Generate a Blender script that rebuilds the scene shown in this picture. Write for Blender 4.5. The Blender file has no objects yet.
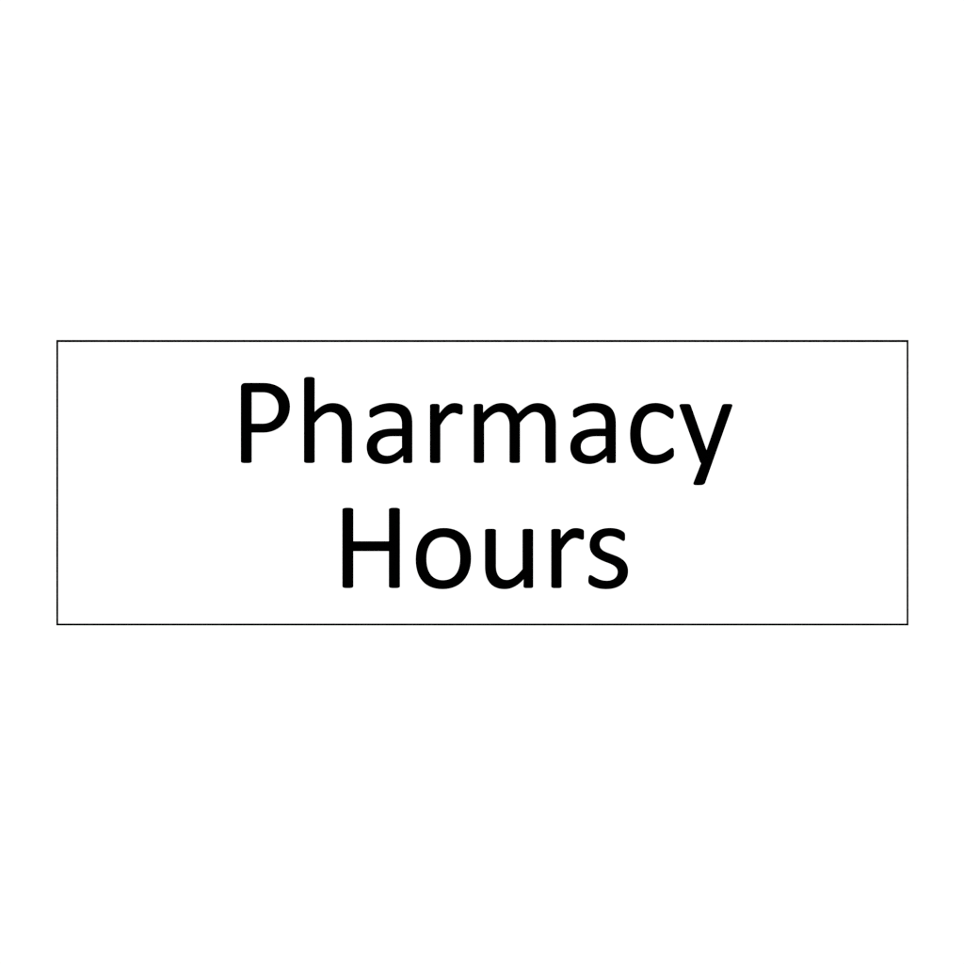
import bpy, math

# ------------------------------------------------------------------ scene
S = bpy.context.scene
COL = S.collection

FRAME_M = 0.34                 # real width of the framed area at the sign's face
FRAME_U = 964.0                # the outlines below are drawn on a 964-unit square
U = FRAME_M / FRAME_U
EYE_Z = 1.50                   # height of the sign's middle above the floor
PANEL_T = 0.0010               # thickness of the sign board
INK_T = 0.00012                # thickness of the vinyl lettering above the board
GROW = 0.19                    # half-tone gain of the cut letters, in drawing units
FACE_Y = 0.0                   # the board's face lies in the plane y = 0
WALL_Y = FACE_Y + PANEL_T      # the wall's face, right behind the board


def X(px): return (px - 482.0) * U
def Z(py): return EYE_Z - (py - 482.0) * U


# -------------------------------------------------------------- materials
def material(name, colour, rough, spec, noise_scale, rough_spread=0.05, bump=0.0, tint=0.0):
    m = bpy.data.materials.new(name)
    m.use_nodes = True
    nt = m.node_tree
    b = nt.nodes['Principled BSDF']
    b.inputs['Specular IOR Level'].default_value = spec
    co = nt.nodes.new('ShaderNodeTexCoord')
    nz = nt.nodes.new('ShaderNodeTexNoise')
    nz.inputs['Scale'].default_value = noise_scale
    nz.inputs['Detail'].default_value = 6.0
    nt.links.new(co.outputs['Object'], nz.inputs['Vector'])
    mr = nt.nodes.new('ShaderNodeMapRange')
    mr.inputs['To Min'].default_value = max(0.0, rough - rough_spread)
    mr.inputs['To Max'].default_value = min(1.0, rough + rough_spread)
    nt.links.new(nz.outputs['Fac'], mr.inputs['Value'])
    nt.links.new(mr.outputs['Result'], b.inputs['Roughness'])
    mx = nt.nodes.new('ShaderNodeMix')
    mx.data_type = 'RGBA'
    mx.inputs['A'].default_value = (*colour, 1)
    mx.inputs['B'].default_value = (*[c * (1.0 - tint) for c in colour], 1)
    nt.links.new(nz.outputs['Fac'], mx.inputs['Factor'])
    nt.links.new(mx.outputs['Result'], b.inputs['Base Color'])
    if bump:
        bp = nt.nodes.new('ShaderNodeBump')
        bp.inputs['Strength'].default_value = bump
        bp.inputs['Distance'].default_value = 0.0001
        nt.links.new(nz.outputs['Fac'], bp.inputs['Height'])
        nt.links.new(bp.outputs['Normal'], b.inputs['Normal'])
    return m


M_PANEL = material('white_board', (0.86, 0.86, 0.86), 0.65, 0.15, 240.0, 0.05, 0.0, 0.006)
M_WALL = material('white_paint', (0.86, 0.86, 0.86), 0.85, 0.10, 160.0, 0.05, 0.03, 0.006)
M_INK = material('black_vinyl', (0.0002, 0.0002, 0.0002), 0.95, 0.0, 300.0, 0.04, 0.0, 0.2)


def link(o, parent=None):
    COL.objects.link(o)
    if parent is not None:
        o.parent = parent
    return o


def mesh_object(name, verts, faces, mat, parent=None, loc=(0, 0, 0)):
    me = bpy.data.meshes.new(name)
    me.from_pydata(verts, [], faces)
    me.update()
    me.materials.append(mat)
    o = bpy.data.objects.new(name, me)
    o.location = loc
    return link(o, parent)


# ------------------------------------------------------------ the outlines
# every glyph: (origin x, origin y, magnification of the drawing), path
K96, K72 = 964.0 / 96.0, 964.0 / 72.0

G_P = (225, 374, K96, """
M 161 878 C 161 888 178 893 200 893 L 228 893 C 252 893 267 888 267 880 L 267 587 L 385 587
C 530 587 651 480 651 328 C 651 190 545 91 385 91 L 205 91 C 176 91 161 108 161 132 Z
M 267 183 L 382 183 C 480 183 539 250 539 340 C 539 430 480 500 378 500 L 267 500 Z""")
G_h = (292, 372, K96, """
M 122 72 C 122 57 143 50 165 50 L 185 50 C 210 50 227 58 227 70 L 227 402
C 285 343 340 313 410 313 C 535 313 602 400 602 525 L 602 898 C 602 908 585 913 562 913 L 540 913
C 515 913 500 908 500 896 L 500 545 C 500 455 455 403 385 403 C 335 403 290 435 227 512 L 227 898
C 227 908 212 913 190 913 L 160 913 C 137 913 122 908 122 896 Z""")
G_a = (360, 398, K72, """
M 127 235 C 127 252 140 262 152 262 C 163 262 172 255 182 249 C 245 212 315 181 385 181
C 505 181 563 235 563 345 L 563 411 L 440 411 C 215 411 91 505 91 655
C 91 800 190 883 345 883 C 430 883 500 847 578 772 L 578 848 C 578 864 595 870 615 870 L 665 870
C 688 870 699 862 699 850 L 699 345 C 699 150 620 68 410 68 C 330 68 230 95 155 140
C 133 153 127 165 127 185 Z
M 563 510 L 435 510 C 300 510 230 570 230 650 C 230 730 285 775 365 775 C 435 775 500 730 563 665 Z""")
G_r = (420, 398, K72, """
M 135 848 C 135 863 155 870 180 870 L 230 870 C 258 870 271 863 271 850 L 271 365
C 340 250 395 199 455 199 C 492 199 520 220 545 222 C 562 223 571 214 571 192 L 571 115
C 571 97 558 86 535 80 C 510 72 485 69 462 69 C 380 69 330 120 260 207 L 262 110
C 262 90 247 80 220 80 L 180 80 C 152 80 135 88 135 104 Z""")
G_m = (466, 385, K96, """
M 79 768 C 79 778 95 782 113 782 L 148 782 C 170 782 181 778 181 768 L 181 378
C 235 312 285 271 333 271 C 400 271 438 330 438 410 L 438 768 C 438 778 455 782 473 782 L 508 782
C 530 782 541 778 541 768 L 541 378 C 595 312 645 271 690 271 C 760 271 797 330 797 410 L 797 768
C 797 778 815 782 833 782 L 868 782 C 890 782 902 778 902 768 L 902 395
C 902 270 835 182 720 182 C 655 182 600 210 519 290 C 495 222 440 182 360 182
C 290 182 240 210 172 280 L 171 210 C 171 198 160 190 140 190 L 113 190 C 92 190 79 196 79 208 Z""")
G_c = (620, 398, K72, """
M 136 485 C 136 235 260 68 475 68 C 560 68 640 98 695 145 C 712 160 718 172 718 195 L 718 225
C 718 258 708 278 690 278 C 665 278 590 187 475 187 C 345 187 278 295 278 470
C 278 660 350 764 475 764 C 600 764 665 668 697 668 C 714 668 721 690 721 715 L 721 755
C 721 775 715 787 695 805 C 640 850 560 883 460 883 C 255 883 136 735 136 485 Z""")
G_y = (660, 395, K96, """
M 197 112 C 192 97 207 91 225 91 L 275 91 C 297 91 304 97 309 110 L 467 555 L 622 110
C 627 97 637 91 655 91 L 700 91 C 722 91 730 98 724 115 L 453 878 C 447 896 428 904 400 904 L 365 904
C 342 904 333 897 337 882 L 415 684 C 409 681 401 672 400 664 Z""")
G_H = (325, 500, K96, """
M 176 95 C 176 85 200 79 220 79 L 240 79 C 262 79 283 85 283 95 L 283 416 L 643 416 L 643 95
C 643 85 664 79 686 79 L 708 79 C 730 79 751 85 751 97 L 751 867 C 751 878 732 883 710 883 L 685 883
C 662 883 643 878 643 867 L 643 512 L 283 512 L 283 867 C 283 878 262 883 242 883 L 218 883
C 195 883 176 878 176 866 Z""")
G_o = (408, 522, K72, """
M 105 500 C 105 245 245 82 480 82 C 715 82 843 230 843 482 C 843 735 695 897 465 897
C 225 897 105 745 105 500 Z
M 245 495 C 245 310 330 201 475 201 C 625 201 700 305 700 488 C 700 670 615 781 470 781
C 320 781 245 670 245 495 Z""")
G_u = (475, 522, K72, """
M 136 112 C 136 100 155 93 180 93 L 235 93 C 262 93 279 100 279 115 L 279 590
C 279 710 335 777 425 777 C 500 777 560 725 638 632 L 638 115 C 638 100 655 93 680 93 L 735 93
C 760 93 777 102 777 115 L 777 865 C 777 876 760 883 738 883 L 690 883 C 665 883 650 875 650 860
L 652 765 C 560 865 475 897 395 897 C 225 897 136 785 136 600 Z""")
G_s = (575, 522, K72, """
M 648 253 C 625 253 565 188 465 188 C 380 188 329 232 329 298 C 329 392 440 412 510 440
C 620 480 709 530 709 660 C 709 800 595 897 420 897 C 325 897 255 875 205 840
C 185 826 179 810 179 785 C 179 740 185 711 205 711 C 235 711 300 788 425 788
C 515 788 573 740 573 668 C 573 590 480 560 415 536 C 300 492 197 440 197 310
C 197 170 300 82 465 82 C 545 82 605 100 645 130 C 662 143 669 155 669 180 L 669 220
C 669 240 662 253 648 253 Z""")


def outlines(glyph, dx=0.0, dy=0.0, steps=14):
    """Flatten a glyph into closed loops of drawing units."""
    ox, oy, k, path = glyph
    tok = path.split()
    loops, cur, i = [], [], 0

    def pt(j):
        return (ox + float(tok[j]) / k + dx, oy + float(tok[j + 1]) / k + dy)
    while i < len(tok):
        c = tok[i]
        if c == 'M':
            cur = [pt(i + 1)]; i += 3
        elif c == 'L':
            cur.append(pt(i + 1)); i += 3
        elif c == 'C':
            p0, p1, p2, p3 = cur[-1], pt(i + 1), pt(i + 3), pt(i + 5)
            for s in range(1, steps + 1):
                t = s / steps
                a, b, cc, d = (1 - t) ** 3, 3 * t * (1 - t) ** 2, 3 * t * t * (1 - t), t ** 3
                cur.append((a * p0[0] + b * p1[0] + cc * p2[0] + d * p3[0],
                            a * p0[1] + b * p1[1] + cc * p2[1] + d * p3[1]))
            i += 7
        else:
            clean = []
            for p in cur:
                if not clean or math.dist(p, clean[-1]) > 0.02:
                    clean.append(p)
            if math.dist(clean[0], clean[-1]) < 0.02:
                clean.pop()
            loops.append(clean); i += 1
    return loops


def area(loop):
    return 0.5 * sum(a[0] * b[1] - b[0] * a[1] for a, b in zip(loop, loop[1:] + loop[:1]))


def grow(loop, d):
    """Move a loop outwards by d (inwards for d < 0)."""
    s = 1.0 if area(loop) > 0 else -1.0
    n, out = len(loop), []
    for i in range(n):
        a, b, c = loop[i - 1], loop[i], loop[(i + 1) % n]
        e1 = (b[0] - a[0], b[1] - a[1]); e2 = (c[0] - b[0], c[1] - b[1])
        l1, l2 = math.hypot(*e1), math.hypot(*e2)
        n1 = (s * e1[1] / l1, -s * e1[0] / l1); n2 = (s * e2[1] / l2, -s * e2[0] / l2)
        mx, my = n1[0] + n2[0], n1[1] + n2[1]
        q = max(0.5, 1.0 + n1[0] * n2[0] + n1[1] * n2[1])
        out.append((b[0] + d * mx / q, b[1] + d * my / q))
    return out


def letter(glyph, label, parent, dx=0.0, dy=0.0):
    loops = outlines(glyph, dx, dy)
    loops = [grow(l, GROW if i == 0 else -GROW) for i, l in enumerate(loops)]
    cx = sum(p[0] for p in loops[0]) / len(loops[0])
    cy = sum(p[1] for p in loops[0]) / len(loops[0])
    cu = bpy.data.curves.new('letter', 'CURVE')
    cu.dimensions = '2D'
    cu.fill_mode = 'BOTH'
    cu.extrude = INK_T            # half of it sinks into the board
    for l in loops:
        sp = cu.splines.new('POLY')
        sp.points.add(len(l) - 1)
        for p, q in zip(sp.points, l):
            p.co = ((q[0] - cx) * U, -(q[1] - cy) * U, 0, 1)
        sp.use_cyclic_u = True
    tmp = bpy.data.objects.new('outline', cu)
    me = bpy.data.meshes.new_from_object(tmp)
    bpy.data.objects.remove(tmp)
    bpy.data.curves.remove(cu)
    me.name = 'letter'
    # stand the flat letter up: drawing (x, y, depth) -> world (x, -depth, y)
    for v in me.vertices:
        v.co = (v.co.x, -v.co.z, v.co.y)
    me.materials.clear()
    me.materials.append(M_INK)
    o = bpy.data.objects.new('letter', me)
    o.location = (X(cx), FACE_Y, Z(cy) - BASE_Z)
    o['label'] = label
    return link(o, parent)


# ----------------------------------------------------------------- setting
W = 1.6
wall = mesh_object('backdrop',
                   [(-W, WALL_Y, EYE_Z - W), (W, WALL_Y, EYE_Z - W), (W, WALL_Y, EYE_Z + W), (-W, WALL_Y, EYE_Z + W),
                    (-W, WALL_Y + .1, EYE_Z - W), (W, WALL_Y + .1, EYE_Z - W), (W, WALL_Y + .1, EYE_Z + W), (-W, WALL_Y + .1, EYE_Z + W)],
                   [(0, 1, 2, 3), (5, 4, 7, 6), (4, 5, 1, 0), (3, 2, 6, 7), (4, 0, 3, 7), (1, 5, 6, 2)], M_WALL)
wall['kind'] = 'structure'
wall['label'] = 'plain white wall behind the sign'

# -------------------------------------------------------------------- sign
# outer and inner edges of the thin black outline, in drawing units
EDGE_GROW = 0.22               # the same gain as on the letters
L0, L1 = 56.50 - EDGE_GROW, 57.98 + EDGE_GROW
R0, R1 = 906.80 - EDGE_GROW, 908.22 + EDGE_GROW
T0, T1 = 340.15 - EDGE_GROW, 341.83 + EDGE_GROW
B0, B1 = 623.78 - EDGE_GROW, 625.22 + EDGE_GROW
BASE_Z = Z(B1)

sign = bpy.data.objects.new('sign', None)
sign.empty_display_size = 0.02
sign.location = (0, 0, BASE_Z)
sign['label'] = 'wide white sign with thin black outline reading Pharmacy Hours in black letters'
sign['category'] = 'sign'
link(sign)

# board: a thin slab with a small bevel round its face
bev, e = 0.00012, 0.02
x0, x1, z0, z1 = X(L0 - e), X(R1 + e), Z(B1 + e) - BASE_Z, Z(T0 - e) - BASE_Z


def ring(i, y):
    return [(x0 + i, y, z0 + i), (x1 - i, y, z0 + i), (x1 - i, y, z1 - i), (x0 + i, y, z1 - i)]


v = ring(bev, FACE_Y) + ring(0, FACE_Y + bev) + ring(0, WALL_Y + 0.0002)
f = [(0, 1, 2, 3), (11, 10, 9, 8)]
for k in (0, 4):
    for j in range(4):
        n = (j + 1) % 4
        f.append((k + 4 + j, k + 4 + n, k + n, k + j))
mesh_object('panel', v, f, M_PANEL, sign)

# outline: four mitred sides, as thick as the letters
def rect(l, r, t, b, y):
    return [(X(l), y, Z(b) - BASE_Z), (X(r), y, Z(b) - BASE_Z), (X(r), y, Z(t) - BASE_Z), (X(l), y, Z(t) - BASE_Z)]


ya, yb = FACE_Y - INK_T, FACE_Y + 0.0003
v = rect(L0, R1, T0, B1, ya) + rect(L1, R0, T1, B0, ya) + rect(L0, R1, T0, B1, yb) + rect(L1, R0, T1, B0, yb)
f = []
for j in range(4):
    n = (j + 1) % 4
    f += [(j, n, 4 + n, 4 + j), (8 + n, 8 + j, 12 + j, 12 + n),
          (8 + j, 8 + n, n, j), (4 + j, 4 + n, 12 + n, 12 + j)]
mesh_object('border', v, f, M_INK, sign)

letter(G_P, 'tall capital P with a closed round bowl', sign)
letter(G_h, 'lowercase h with a tall stem, between P and a', sign)
letter(G_a, 'lowercase a between h and r', sign)
letter(G_r, 'lowercase r in the upper word', sign)
letter(G_m, 'wide lowercase m with two arches', sign)
letter(G_a, 'lowercase a between m and c', sign, 203.55, 0.0)
letter(G_c, 'lowercase c, open to the right', sign)
letter(G_y, 'lowercase y with a slanting tail below the line', sign)
letter(G_H, 'tall capital H with a crossbar', sign)
letter(G_o, 'lowercase o, a closed oval', sign)
letter(G_u, 'lowercase u, open at the top', sign)
letter(G_r, 'lowercase r in the lower word', sign, 121.25, 125.0)
letter(G_s, 'lowercase s ending the lower word', sign)

# ------------------------------------------------------------------- light
world = bpy.data.worlds.new('World')
S.world = world
world.use_nodes = True
bg = world.node_tree.nodes['Background']
bg.inputs['Color'].default_value = (1, 1, 1, 1)
bg.inputs['Strength'].default_value = 0.34

la = bpy.data.lights.new('softbox', 'AREA')
la.shape = 'SQUARE'
la.size = 1.6
la.energy = 149.0
lo = bpy.data.objects.new('softbox', la)
lo.location = (0, -4.0, EYE_Z)
lo.rotation_euler = (math.radians(90), 0, 0)
link(lo)

# ------------------------------------------------------------------ camera
cam = bpy.data.cameras.new('Camera')
cam.sensor_width = 36.0
cam.lens = 100.0
cam.clip_start = 0.01
cam.clip_end = 100.0
co = bpy.data.objects.new('Camera', cam)
co.location = (0, FACE_Y - FRAME_M * cam.lens / cam.sensor_width, EYE_Z)
co.rotation_euler = (math.radians(90), 0, 0)
link(co)
S.camera = co

S.view_settings.view_transform = 'Standard'
S.view_settings.look = 'None'
S.view_settings.exposure = 0.0
S.view_settings.gamma = 1.0
S.cycles.filter_width = 1.25
S.cycles.use_adaptive_sampling = False   # even sampling keeps the straight edges clean
S.cycles.max_bounces = 4
